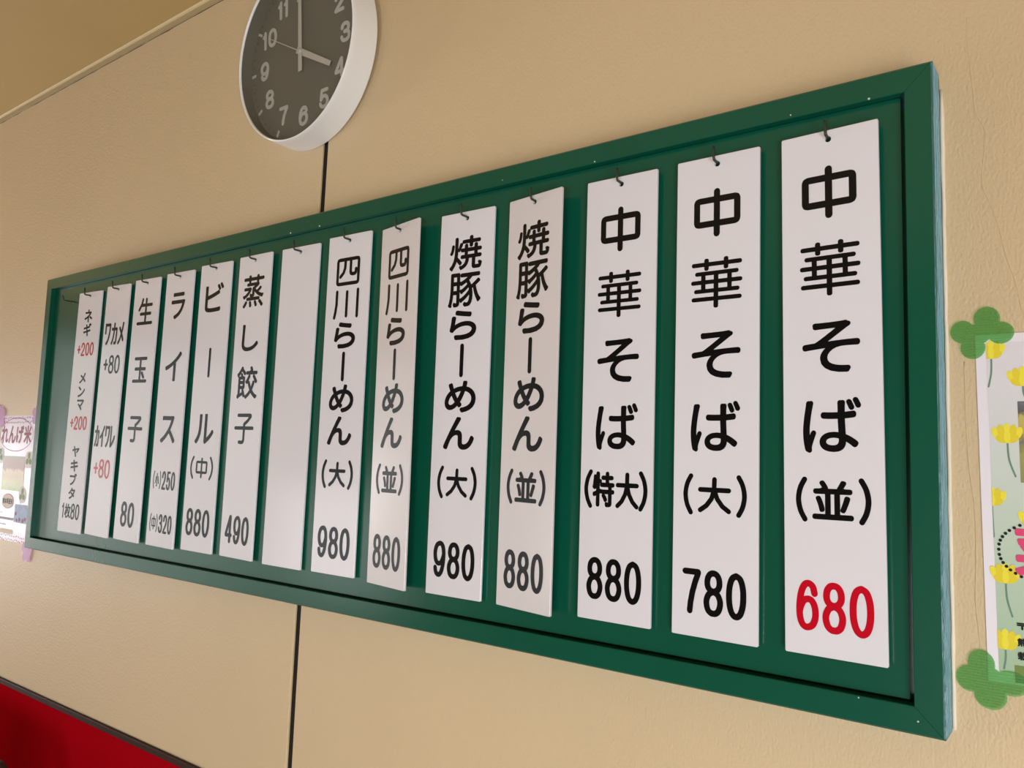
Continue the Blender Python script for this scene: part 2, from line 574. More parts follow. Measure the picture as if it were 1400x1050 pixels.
def prism(mb, polys, y0, y1, mi=0):
    """united polygons given thickness from y0 (front) to y1 (back)"""
    vs, fs = union2d(polys)
    n = len(vs)
    V = [(x, y0, z) for x, z in vs] + [(x, y1, z) for x, z in vs]
    F = [tuple(f) for f in fs] + [tuple(n + i for i in reversed(f)) for f in fs]
    cnt = {}
    for f in fs:
        for i in range(len(f)):
            a, b = f[i], f[(i + 1) % len(f)]
            cnt.setdefault(tuple(sorted((a, b))), []).append((a, b))
    for e, l in cnt.items():
        if len(l) == 1:
            a, b = l[0]
            F.append((a, n + a, n + b, b))
    return mb.add(V, F, mi)


# ------------------------------------------------------------------ the room
# wall behind the board: two plastered panels with a narrow black joint between them
def joint_x(z):
    return 0.9018 + 0.0042 * (z + 0.26) + 0.0008 * math.sin(z * 9)


zs = [FLOOR_Z, -0.9, -0.6, -0.4, -0.25, -0.15, -0.05, 0.1, 0.3, 0.5, 0.62, 0.68, 0.74, 0.85, 1.0, CEIL_Z + 0.06]
HW, CH = 0.0066, 0.0014
wb = MB()
for side in (-1, 1):
    xo = (XL - 0.1) if side < 0 else (XR + 0.1)
    rows = []
    for z in zs:
        xj = joint_x(z) + side * HW
        rows.append([(xo, WALL_Y + 0.1, z), (xo, WALL_Y, z), (xj + side * CH, WALL_Y, z), (xj, WALL_Y + CH, z), (xj, WALL_Y + 0.1, z)])
    n = len(rows[0])
    V = [p for r in rows for p in r]
    F = [(i * n + k, i * n + (k + 1) % n, (i + 1) * n + (k + 1) % n, (i + 1) * n + k) for i in range(len(rows) - 1) for k in range(n)]
    F += [tuple(range(n)), tuple((len(rows) - 1) * n + k for k in range(n))]
    wb.add(V, F)
wall = struct('wall_back', wb, M['wall'])

jb = MB()
V = []
for z in zs:
    V += [(joint_x(z) - HW - 0.0004, WALL_Y + 0.004, z), (joint_x(z) + HW + 0.0004, WALL_Y + 0.004, z),
          (joint_x(z) + HW + 0.0004, WALL_Y + 0.09, z), (joint_x(z) - HW - 0.0004, WALL_Y + 0.09, z)]
F = [(i * 4 + k, i * 4 + (k + 1) % 4, i * 4 + 4 + (k + 1) % 4, i * 4 + 4 + k) for i in range(len(zs) - 1) for k in range(4)]
jb.add(V, F + [(0, 1, 2, 3), tuple(4 * len(zs) - 4 + k for k in range(4))])
struct('trim_1', jb, M['joint'])

# hairline cracks in the plaster to the right of the board
cr = MB()
for pts, r in (([(1.8431, 0.66), (1.8431, 0.6322), (1.8455, 0.6039), (1.8470, 0.585), (1.8488, 0.5636), (1.8556, 0.5457), (1.8545, 0.5234),
                 (1.8521, 0.4959), (1.8575, 0.4775), (1.8645, 0.4523), (1.8695, 0.4243), (1.8762, 0.4), (1.88, 0.3763), (1.884, 0.36)], 0.00035),
               ([(1.8345, 0.3300), (1.8347, 0.285), (1.8362, 0.235), (1.8400, 0.195), (1.8402, 0.150), (1.8390, 0.115), (1.8420, 0.075)], 0.0005)):
    sp = spline(pts, 4)
    cr.tube([(x, WALL_Y, z) for x, z in sp], r, 6)
cr.build('plaster_crack', M['wall'], wall, True)

struct('floor', MB().box(XL - 0.1, XR + 0.1, YF - 0.1, WALL_Y + 0.1, FLOOR_Z - 0.1, FLOOR_Z), M['floor'])
struct('ceiling', MB().box(XL - 0.1, XR + 0.1, YF - 0.1, WALL_Y, CEIL_Z, CEIL_Z + 0.06), M['ceiling'])
# cornice where wall meets ceiling: a flat band with a thin bead above it
struct('trim_2', MB().box(XL, XR, WALL_Y - 0.005, WALL_Y, CEIL_Z - 0.0135, CEIL_Z - 0.003), M['cornice'])
struct('trim_4', MB().bevel_box(XL, XR, WALL_Y - 0.011, WALL_Y, CEIL_Z - 0.0035, CEIL_Z, 0.001), M['cornice_bead'])
# ragged dark crack where the plaster stops short of the cornice
random.seed(3)
cp = [(XL + i * 0.03, WALL_Y - 0.0002, CEIL_Z - 0.0140 + random.uniform(-0.0006, 0.0006)) for i in range(int((XR - XL) / 0.03))]
struct('trim_5', MB().tube(cp, [0.0007 + random.uniform(-0.0005, 0.0004) for _ in cp], 5), M['joint'])
# red wainscot under a dark brown rail
RZ = -0.3285
struct('wall_wainscot', MB().box(XL, XR, WALL_Y - 0.003, WALL_Y, FLOOR_Z + 0.09, RZ), M['red'])
struct('trim_3', MB().bevel_box(XL, XR, WALL_Y - 0.007, WALL_Y, RZ, RZ + 0.0115, 0.0015), M['brown'])
struct('baseboard_back', MB().bevel_box(XL, XR, WALL_Y - 0.010, WALL_Y, FLOOR_Z, FLOOR_Z + 0.09, 0.002), M['brown'])


def wall_with_opening(name, axis, at, lo, hi, ops, thick, mat='wall_plain'):
    """wall slab with one rectangular opening; axis 'x' = wall plane x=at running along y, 'y' = plane y=at running along x"""
    mb = MB()
    t0, t1 = sorted((at, at + thick))
    rects, prev = [], lo
    for a0, a1, z0, z1 in sorted(ops):
        rects += [(prev, a0, FLOOR_Z, CEIL_Z), (a0, a1, FLOOR_Z, z0), (a0, a1, z1, CEIL_Z)]
        prev = a1
    rects.append((prev, hi, FLOOR_Z, CEIL_Z))
    for (p0, p1, q0, q1) in rects:
        if axis == 'x':
            mb.box(t0, t1, p0, p1, q0, q1)
        else:
            mb.box(p0, p1, t0, t1, q0, q1)
    return struct(name, mb, M[mat])


wall_with_opening('wall_right', 'x', XR, YF, WALL_Y, [WIN_R], 0.08)
wall_with_opening('wall_left', 'x', XL, YF, WALL_Y, [WIN_L, FILL_S], -0.08)
wall_with_opening('wall_front', 'y', YF, XL, XR, [WIN_G, WIN_F], -0.08, 'wall_wood')


def window_frame(name, axis, at, op, thick, bars):
    a0, a1, z0, z1 = op
    mb = MB()
    w = 0.04
    t0, t1 = sorted((at + thick * 0.2, at + thick * 0.8))

    def bx(p0, p1, q0, q1):
        if axis == 'x':
            mb.box(t0, t1, p0, p1, q0, q1)
        else:
            mb.box(p0, p1, t0, t1, q0, q1)
    bx(a0, a0 + w, z0, z1)
    bx(a1 - w, a1, z0, z1)
    bx(a0 + w, a1 - w, z0, z0 + w)
    bx(a0 + w, a1 - w, z1 - w, z1)
    for k in range(1, bars):
        c = a0 + (a1 - a0) * k / bars
        bx(c - w / 2, c + w / 2, z0 + w, z1 - w)
    return struct(name, mb, M['brown'])


window_frame('window_1', 'x', XR, WIN_R, 0.08, 2)
window_frame('window_2', 'y', YF, WIN_F, -0.08, 2)
window_frame('window_3', 'x', XL, WIN_L, -0.08, 2)
window_frame('fill_opening_frame', 'x', XL, FILL_S, -0.08, 1)  # frames the opening added for the left fill light
window_frame('window_4', 'y', YF, WIN_G, -0.08, 2)

# ------------------------------------------------------------------ the green menu board
BW, BH, RAIL, REC = 1.8198, 0.606, 0.0243, 0.010
board = tag(empty('menu_board', (0, 0, 0)), 'long green painted wooden menu board with raised frame hung on the beige wall', 'menu board')
GRV = 0.0050    # shadow gap between panel and frame
mb = MB().box(RAIL - 0.001, BW - RAIL - GRV, REC, 0.026, RAIL + 0.0025, BH - RAIL - 0.0006)
mb.box(RAIL - 0.001, BW - RAIL + 0.001, 0.026, 0.034, RAIL - 0.001, BH - RAIL + 0.001)
mb.build('back_panel', M['green'], board)


def rail(corners):
    """mitred rail: outer edge a-b, inner edge d-c, softened outer front edge"""
    (a, b, c, d) = corners
    ctr = [sum(p[i] for p in corners) / 4 for i in (0, 1)]

    def mix(p, q, t):
        L = math.hypot(q[0] - p[0], q[1] - p[1])
        return (p[0] + (q[0] - p[0]) * t / L, p[1] + (q[1] - p[1]) * t / L)
    ch = 0.0016
    # front outline slightly inset on the outer edge (rounded arris)
    a2, b2 = mix(a, d, ch * 1.414), mix(b, c, ch * 1.414)
    c2, d2 = mix(c, b, 0.0008), mix(d, a, 0.0008)
    V = [(p[0], 0.0, p[1]) for p in (a2, b2, c2, d2)] + [(p[0], ch, p[1]) for p in (a, b)] + [(p[0], 0.0008, p[1]) for p in (c, d)] \
        + [(p[0], 0.034, p[1]) for p in (a, b, c, d)]
    F = [(0, 1, 2, 3), (0, 4, 5, 1), (2, 6, 7, 3), (4, 8, 9, 5), (6, 10, 11, 7), (8, 11, 10, 9),
         (1, 5, 9, 10, 6, 2), (0, 3, 7, 11, 8, 4)]
    m = MB().add(V, F)
    m.m = [0, 1, 0, 1, 0, 0, 0, 0]
    return m


o4 = [(0, BH), (BW, BH), (BW, 0), (0, 0)]
i4 = [(RAIL, BH - RAIL), (BW - RAIL, BH - RAIL), (BW - RAIL, RAIL), (RAIL, RAIL)]
g = 0.00018   # hairline at the mitres
for k in range(4):
    a, b, c, d = o4[k], o4[(k + 1) % 4], i4[(k + 1) % 4], i4[k]
    ux, uy = (b[0] - a[0]), (b[1] - a[1])
    L = math.hypot(ux, uy)
    ux, uy = ux / L * g, uy / L * g
    rail([(a[0] + ux, a[1] + uy), (b[0] - ux, b[1] - uy), (c[0] - ux, c[1] - uy), (d[0] + ux, d[1] + uy)]).build('frame_rail', [M['green'], M['green_sky_glare'] if k == 1 else M['green']], board)
bk = MB().box(0.001, BW - 0.001, 0.034, WALL_Y, 0.001, BH - 0.001).build('plywood_backing', M['backing'], board)
bk['label'] = 'bare plywood edge'
ck = MB()
random.seed(4)
pts = [(BW + 0.0008 + random.uniform(-0.0002, 0.0003), WALL_Y - 0.0007, 0.0 + i * (BH - 0.012) / 40) for i in range(41)]
ck.tube(pts, [0.0018 + random.uniform(-0.0003, 0.0003) for _ in pts], 8)
ck.build('caulk_bead', M['caulk'], board, True)['label'] = 'white caulk line along the right edge'
# little bare spots and nail heads along the top rail
for x, z, s in ((1.7649, 0.5830, .0011), (1.6904, 0.5850, .0008), (1.459, 0.5840, .0010), (0.8853, 0.5830, .0014), (0.9572, 0.5835, .0014),
                (1.32, 0.5880, .0007), (1.7985, 0.012, .0008), (1.75, 0.0225, .0007)):
    chip = MB().add([(x + s * math.cos(2 * PI * k / 8), -0.0003, z + s * math.sin(2 * PI * k / 8)) for k in range(8)] + [(x, -0.0006, z)]
                    + [(x + s * math.cos(2 * PI * k / 8), 0.0006, z + s * math.sin(2 * PI * k / 8)) for k in range(8)],
                    [(k, (k + 1) % 8, 8) for k in range(8)] + [(k, 9 + k, 9 + (k + 1) % 8, (k + 1) % 8) for k in range(8)])
    chip.build('paint_chip', M['chip'], board)['label'] = 'pale speck of chipped paint'


def add_hook(x, z, out=0.0095, up=0.0140, tilt=0.0, r=0.0015):
    R = 0.0028
    p = [(x, REC + 0.004, z), (x, 0.0, z), (x, -out + R, z)]
    for k in range(1, 6):
        a = PI / 2 * k / 6
        p.append((x, -out + R - R * math.sin(a), z + R - R * math.cos(a)))
    p += [(x, -out, z + R), (x + tilt * 0.5, -out - 0.0004, z + R + (up - R) * 0.5), (x + tilt, -out - 0.001, z + up)]
    m = MB().tube(p, r, 10)
    m.tube([(x, REC + 0.001, z), (x, REC - 0.0012, z)], 0.0024, 12)
    return m.build('hook', M['hook'], board, True)


add_hook(0.119, 0.5447, 0.0125, 0.0105, -0.003, 0.0013)

# ------------------------------------------------------------------ hanging menu plaques
PW, PH, PT = 0.0925, 0.508, 0.003
HOLE_Z, HOLE_R = PH / 2 - 0.0095, 0.0030


def plate_mesh():
    """thin plastic plate with rounded front arris and a drilled hole (front face at local y=0)"""
    def rr(w, h, r, n=4):
        out = []
        for cx, cz, a0 in ((w / 2 - r, h / 2 - r, 0), (-w / 2 + r, h / 2 - r, PI / 2), (-w / 2 + r, -h / 2 + r, PI), (w / 2 - r, -h / 2 + r, 1.5 * PI)):
            out += [(cx + r * math.cos(a0 + PI / 2 * k / n), cz + r * math.sin(a0 + PI / 2 * k / n)) for k in range(n + 1)]
        return out
    b = 0.0005
    front, mid = rr(PW - 2 * b, PH - 2 * b, 0.0012), rr(PW, PH, 0.0016)
    nh = 20
    hole = [(HOLE_R * math.cos(2 * PI * k / nh), HOLE_Z + HOLE_R * math.sin(2 * PI * k / nh)) for k in range(nh)]

    def cap(loop):
        vs = [Vector(p) for p in loop] + [Vector(p) for p in hole]
        n = len(loop)
        ov, oe, of, _, _, oid = delaunay_2d_cdt(vs, [], [list(range(n)), list(range(n, n + nh))], 0, 1e-7, True)
        return [f for f, i in zip(of, oid) if list(i) == [0]], [v[:] for v in ov]
    V, F = [], []
    n = len(front)
    fcap, fv = cap(front)
    bcap, bv = cap(mid)
    V += [(x, 0, z) for x, z in fv]
    base = len(V)
    V += [(x, PT, z) for x, z in bv]
    m0 = len(V)
    V += [(x, b, z) for x, z in mid]
    F += [tuple(f) for f in fcap] + [tuple(base + i for i in reversed(f)) for f in bcap]
    for k in range(n):
        j = (k + 1) % n
        F.append((k, j, m0 + j, m0 + k))
        F.append((m0 + k, m0 + j, base + j, base + k))
    for k in range(nh):
        j = (k + 1) % nh
        F.append((n + k, base + n + k, base + n + j, n + j))
    return V, F


PV, PF = plate_mesh()
TXT_Y = -0.00025


def G(text, cx, cz, w, h, r, shrink=0.02):
    """list of glyph polygon groups; sizes in millimetres on the plate"""
    mm = 0.001
    return [glyph_polys(c, cx_ * mm, cz * mm, cw * mm, h_ * mm, r * mm, shrink) for c, cx_, cw, h_ in layout(text, cx, w, h)]


def layout(text, cx, w, h):
    """spread characters over width w; brackets and plus signs are narrower"""
    if len(text) == 1:
        return [(text, cx, w, h)]
    rel = {'(': 0.30, ')': 0.30, '1': 0.55, '+': 0.85, '7': 0.98}
    gap = 0.14
    ws = [rel.get(c, 1.0) for c in text]
    unit = w / (sum(ws) + gap * (len(text) - 1))
    x = cx - w / 2
    out = []
    for c, k in zip(text, ws):
        out.append((c, x + k * unit / 2, k * unit, h * (0.62 if c == '+' else 1.0)))
        x += (k + gap) * unit
    return out


def column(chars, zs_, sizes, r, shrink=0.02):
    out = []
    for c, z, (w, h) in zip(chars, zs_, sizes):
        out += G(c, 0, z, w, h, r, shrink)
    return out


def soba(c):
    return G('中', 0, 191.2, 52, 53, 2.75) + G('華', 0, 115.0, 57, 54, 1.9, 0.026) + column('そば', (38.0, -37.5), ((54, 50), (54, 53)), 2.45, 0.024)


def ramen(first):
    big = {'焼': (56, 46), '豚': (56, 47), '四': (51, 43), '川': (53, 45)}
    return (column(first, (197.0, 147.0), [big[c] for c in first], 2.2, 0.022)
            + column('らーめん', (99.5, 52.0, 4.0, -44.0), ((46, 40), (8, 45), (53, 42), (52, 43)), 2.5, 0.02))


def paren(inner, w=69, iw=38, ih=37, z=-108.3, ph=43, r=2.0):
    out = G('(', -w / 2 + 5.5, z, 11, ph, r) + G(')', w / 2 - 5.5, z, 11, ph, r)
    n = len(inner)
    for i, c in enumerate(inner):
        out += G(c, (i - (n - 1) / 2) * (iw + 1.5), z, iw, ih, r, 0.022)
    return out


def digits(s, w=69.5, h=46.5, z=-208.0, r=3.15, cx=0):
    return G(s, cx, z, w, h, r, 0.018)


PLATES = [
    # x, z, y, yaw, pitch, roll(deg), material, label, parts
    (1.7281, .3066, .0000, -1.93, .18, .27, 'plate', 'white menu plaque with a big red price, 680, at the right end of the board',
     [('dish_name', soba(0), 'black', None), ('portion_note', paren('並'), 'black', None), ('price_figures', digits('680', 70.5, 47), 'redtext', 'red price figures reading 680')]),
    (1.6115, .3055, .0009, -.44, .12, -.18, 'plate', 'white menu plaque priced 780, beside the one with the red 680 price',
     [('dish_name', soba(0), 'black', None), ('portion_note', paren('大', iw=36), 'black', None), ('price_figures', digits('780', 69), 'black', None)]),
    (1.4944, .3053, .0015, -.36, .18, -.23, 'plate', 'white menu plaque priced 880 with two characters between brackets, left of the 780 plaque',
     [('dish_name', soba(0), 'black', None), ('portion_note', paren('特大', 81, 29, 40, ph=44), 'black', None), ('price_figures', digits('880'), 'black', None)]),
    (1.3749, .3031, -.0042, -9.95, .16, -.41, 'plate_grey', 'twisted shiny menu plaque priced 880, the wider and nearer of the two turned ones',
     [('dish_name', ramen('焼豚'), 'black', None), ('portion_note', paren('並', 67), 'black', None), ('price_figures', digits('880', 67.5), 'black', None)]),
    (1.2591, .3036, .0027, .69, -.09, -.17, 'plate', 'straight white menu plaque priced 980 between the two twisted plaques',
     [('dish_name', ramen('焼豚'), 'black', None), ('portion_note', paren('大', 67, 36), 'black', None), ('price_figures', digits('980'), 'black', None)]),
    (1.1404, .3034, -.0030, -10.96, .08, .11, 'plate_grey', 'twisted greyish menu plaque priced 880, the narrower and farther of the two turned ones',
     [('dish_name', ramen('四川'), 'black', None), ('portion_note', paren('並', 67), 'black', None), ('price_figures', digits('880', 67.5), 'black', None)]),
    (1.0263, .3062, .0024, .86, .03, -.30, 'plate', 'white menu plaque priced 980 just right of the blank plaque',
     [('dish_name', ramen('四川'), 'black', None), ('portion_note', paren('大', 68, 36), 'black', None), ('price_figures', digits('980'), 'black', None)]),
    (.9069, .3047, .0035, 1.13, -.13, -.45, 'plate', 'blank white menu plaque without any writing, in the middle of the board', []),
    (.7883, .3062, .0026, -1.24, .05, -.74, 'plate', 'white menu plaque priced 490 just left of the blank plaque',
     [('dish_name', column('蒸し餃子', (191.3, 112, 36, -41), ((59, 56), (47, 46), (59, 55), (55, 52)), 2.3, 0.022), 'black', None),
      ('price_figures', digits('490', 67.5), 'black', None)]),
    (.6721, .3061, .0031, .95, -.02, -.65, 'plate', 'white menu plaque priced 880, just left of the plaque priced 490',
     [('dish_name', column('ビール', (192, 75.5, -41.3), ((54, 52), (8, 53), (55, 53)), 2.5), 'black', None),
      ('portion_note', paren('中', 68, 34, 36, -109.5, 41, 1.7), 'black', None), ('price_figures', digits('880', 70, 47, -204), 'black', None)]),
    (.5563, .304, .0019, .1, .03, -.96, 'plate', 'white menu plaque listing two prices, 250 and 320',
     [('dish_name', column('ライス', (190, 75.6, -40.6), ((46, 50), (53, 55), (49, 50)), 2.5), 'black', None),
      ('portion_note', G('(', -34.5, -133.8, 5, 33, 0.9) + G('小', -23.5, -133.8, 14, 25, 0.95) + G(')', -12.5, -133.8, 5, 33, 0.9), 'black', None),
      ('price_figures', digits('250', 44, 34, -133.8, 2.2, 15), 'black', None),
      ('portion_note', G('(', -34.5, -212, 5, 33, 0.9) + G('中', -23.5, -212, 14, 25, 0.95) + G(')', -12.5, -212, 5, 33, 0.9), 'black', None),
      ('price_figures', digits('320', 44, 34, -212, 2.2, 15), 'black', None)]),
    (.4376, .3046, .0021, .07, -.04, -1.3, 'plate', 'white menu plaque with three widely spaced characters and a plain two-figure price, 80',
     [('dish_name', column('生玉子', (189.2, 74.3, -40.6), ((58, 54), (53, 52), (55, 52)), 2.5), 'black', None),
      ('price_figures', digits('80', 50, 48, -204, 3.4), 'black', None)]),
    (.322, .3045, .0023, .31, -.08, -1.47, 'plate', 'white menu plaque with two +80 prices, the upper black and the lower red',
     [('topping_name', G('ワカメ', 0, 153.5, 77, 46, 2.1), 'black', None), ('topping_name', G('カイワレ', 0, -55.5, 82, 44, 2.0), 'black', None),
      ('price_figures', digits('+80', 65, 38, 90.6, 2.4), 'black', None),
      ('price_figures', digits('+80', 65, 38, -120.2, 2.4), 'redtext', 'red price figures reading +80')]),
    (.2057, .3027, .0016, 2.43, -.21, -.9, 'plate', 'white menu plaque with two red +200 prices at the left end of the board',
     [('topping_name', column('ネギ', (201.8, 172), ((30, 28), (30, 28)), 1.5), 'black', None),
      ('topping_name', column('メンマ', (68.7, 39.8, 11.8), ((25, 23), (27, 23), (28, 23)), 1.5), 'black', None),
      ('topping_name', column('ヤキブタ', (-86.2, -115.5, -144.2, -173.2), ((28, 23), (30, 25), (28, 25), (26, 24)), 1.5), 'black', None),
      ('portion_note', G('1', -29, -210, 10, 32, 1.8) + G('枚', -10, -210, 24, 30, 1.3), 'black', None),
      ('price_figures', digits('80', 34, 33, -210, 2.1, 20), 'black', None),
      ('price_figures', digits('+200', 66, 29, 130.4, 2.1), 'redtext', 'upper red price figures reading +200'),
      ('price_figures', digits('+200', 67, 29, -26.3, 2.1), 'redtext', 'lower red price figures reading +200')]),
]
for (x, z, y, yaw, pitch, roll, mat, label, parts) in PLATES:
    p = link_mesh('menu_plaque', PV, PF, M[mat])
    tag(p, label, 'menu plaque', 'menu plaques hanging on the green board')
    rot = Matrix.Rotation(math.radians(yaw), 4, 'Z') @ Matrix.Rotation(math.radians(pitch), 4, 'X') @ Matrix.Rotation(-math.radians(roll), 4, 'Y')
    p.matrix_world = Matrix.Translation((x, y, z)) @ rot
    for (nm, groups, mk, lab) in parts:
        flat(nm, groups, TXT_Y, M[mk], p, lab)
    hz = p.matrix_world @ Vector((0, PT / 2, HOLE_Z))
    add_hook(hz.x, hz.z + HOLE_R - 0.00160, 0.0098 + max(0, -y), 0.0142)

# ------------------------------------------------------------------ wall clock
clock = tag(empty('wall_clock', (0.8761, -0.0128, 0.8961), (0.0581, 0, -0.0246)),
            'round wall clock with charcoal dial and wide white rim above the green board', 'clock')
CD = 0.0237
case = MB()
case.lathe_y([(0.1505, CD - 0.0005), (0.1512, 0.0012), (0.1518, 0.0003), (0.1526, 0.0), (0.1534, 0.0003), (0.1541, 0.0012), (0.1553, 0.008), (0.1585, 0.0445),
              (0.1588, 0.0455), (0.1580, 0.0462), (0.0, 0.0462)], 128)
case.build('case', M['case'], clock, True)
md = MB()
md.lathe_y([(0.0, CD), (0.1508, CD)], 96)
md.lathe_y([(0.1504, CD), (0.15075, 0.0035)], 96)
md.build('dial', M['dial'], clock, False)
MB().lathe_y([(0.0, 0.0026), (0.1509, 0.0026), (0.1509, 0.0040), (0.0, 0.0040)], 96).build('glass', M['glass'], clock)
roll = -0.0182


def on_ring(r, a):
    return (r * math.sin(a + roll), r * math.cos(a + roll))


for n in range(1, 13):
    s = str(n)
    cx, cz = on_ring(0.1086, n * PI / 6)
    gs = []
    dw = 0.0245
    if len(s) == 1:
        gs += [glyph_polys(s, cx, cz, dw * (0.55 if s == '1' else 1), 0.0335, 0.0031, 0.006)]
    else:
        for i, c in enumerate(s):
            w = dw * (0.55 if c == '1' else 1)
            tot = sum(dw * (0.55 if q == '1' else 1) for q in s) + 0.003
            xs = cx - tot / 2 + (dw * (0.55 if s[0] == '1' else 1) + 0.003 if i else 0) + w / 2
            gs += [glyph_polys(c, xs, cz, w, 0.0335, 0.0031, 0.006)]
    nb = MB()
    for g_ in gs:
        prism(nb, g_, CD - 0.0012, CD - 0.0001)
    nb.build('numeral', M['numeral'], clock)
marks, mins = [], []
for k in range(60):
    a = k * PI / 30
    if k % 5 == 0:
        marks.append([on_ring(0.135, a - 0.0165), on_ring(0.1465, a - 0.0155), on_ring(0.1465, a + 0.0155), on_ring(0.135, a + 0.0165)])
    else:
        mins.append([on_ring(0.1405, a - 0.008), on_ring(0.1455, a - 0.008), on_ring(0.1455, a + 0.008), on_ring(0.1405, a + 0.008)])
for m_ in marks:
    prism(MB(), [m_], CD - 0.0010, CD - 0.0001).build('hour_mark', M['numeral'], clock)
flat('minute_track', [[m_] for m_ in mins], CD - 0.0003, M['tick'], clock, 'faint dark minute marks')


def hand(name, ang, length, tail, w0, w1, d, mat, th=0.0008):
    a = ang + roll
    ux, uz = math.sin(a), math.cos(a)
    px, pz = uz, -ux
    pt = lambda t, s: (ux * t + px * s, uz * t + pz * s)
    poly = [pt(-tail, -w0 / 2), pt(length, -w1 / 2), pt(length, w1 / 2), pt(-tail, w0 / 2)]
    return prism(MB(), [poly], d, d + th).build(name, mat, clock)


hand('hour_hand', 2 * PI / 3, 0.088, 0.012, 0.0112, 0.0085, CD - 0.0062, M['hand'])
hand('minute_hand', 0.0, 0.122, 0.034, 0.0095, 0.0075, CD - 0.0077, M['hand'])
hand('second_hand', 5 * PI / 3, 0.098, 0.006, 0.0018, 0.0012, CD - 0.0092, M['hand'])
MB().lathe_y([(0.0, CD - 0.0108), (0.0042, CD - 0.0108), (0.0048, CD - 0.0100), (0.0048, CD)], 24).build('hub', M['hand'], clock, True)

# ------------------------------------------------------------------ posters and their tape
PY = WALL_Y - 0.0012


def sheet(mb, x0, x1, z0, z1, rot, y, bulge=0.0015, n=12, mi=0, th=0.0004):
    """a sheet of paper, lightly bowed, thickness th"""
    cx, cz = (x0 + x1) / 2, (z0 + z1) / 2
    V, F = [], []
    for s in (0, 1):
        for i in range(n + 1):
            for j in range(n + 1):
                u, v = i / n, j / n
                x, z = (x0 - cx) + (x1 - x0) * u, (z0 - cz) + (z1 - z0) * v
                d = bulge * math.sin(PI * u) * math.sin(PI * v)
                V.append((x, y - d * 0 + s * th, z))
    m = (n + 1) ** 2
    for i in range(n):
        for j in range(n):
            a = i * (n + 1) + j
            F.append((a, a + n + 1, a + n + 2, a + 1))
            F.append((m + a, m + a + 1, m + a + n + 2, m + a + n + 1))
    for i in range(n):
        for a, b in ((i, i + 1), ((n) * (n + 1) + i + 1, n * (n + 1) + i), ((i + 1) * (n + 1), i * (n + 1)), (i * (n + 1) + n, (i + 1) * (n + 1) + n)):
            F.append((a, b, m + b, m + a))
    mb.add(V, F, mi)
    return cx, cz


# --- right: pale green flyer with yellow flowers
fx0, fx1, fz0, fz1 = 1.8455, 2.0555, 0.0485, 0.3545
frot = math.radians(0.68)
fm = MB()
fcx, fcz = sheet(fm, fx0, fx1, fz0, fz1, 0, 0.0)
flyer = fm.build('flyer', M['paper_white'])
flyer.location = (fcx, PY, fcz)
flyer.rotation_euler = (0, -frot, 0)
tag(flyer, 'pale green flyer printed with yellow flowers taped to the wall right of the board', 'poster')


def fl(x, z):
    """wall point to flyer coordinates"""
    dx, dz = x - fcx, z - fcz
    c, s = math.cos(frot), math.sin(frot)
    return (dx * c + dz * s, -dx * s + dz * c)


hw, hh = (fx1 - fx0) / 2, (fz1 - fz0) / 2
M['flyer_print'] = ramp_mat('flyer_green_print', 2, -hh, hh, [(0.0, (0.36, 0.52, 0.33)), (0.35, (0.50, 0.62, 0.48)), (0.62, (0.62, 0.68, 0.62)), (0.85, (0.72, 0.71, 0.73)), (1.0, (0.74, 0.70, 0.74))])
mg = 0.0085
flat('printed_background', [[[(-hw + mg, -hh + 0.010), (hw - mg, -hh + 0.010), (hw - mg, hh - 0.008), (-hw + mg, hh - 0.008)]]], -0.0002, M['flyer_print'], flyer)
M['flyer_photo'] = ramp_mat('rape_field_photo', 2, fl(1.9, 0.2209)[1], fl(1.9, 0.2923)[1],
                            [(0.0, (0.28, 0.27, 0.12)), (0.35, (0.36, 0.33, 0.10)), (0.50, (0.17, 0.17, 0.12)), (0.62, (0.50, 0.42, 0.10)), (0.80, (0.55, 0.46, 0.12)), (0.88, (0.10, 0.10, 0.10)), (1.0, (0.16, 0.16, 0.18))],
                            0.5, 0.25, 220.0)
a_, b_ = fl(1.8751, 0.2923), fl(1.8759, 0.2209)
flat('printed_photo', [[[(b_[0], b_[1]), (hw - 0.03, b_[1]), (hw - 0.03, a_[1]), (a_[0], a_[1])]]], -0.0004, M['flyer_photo'], flyer, 'photo of a yellow flower field')


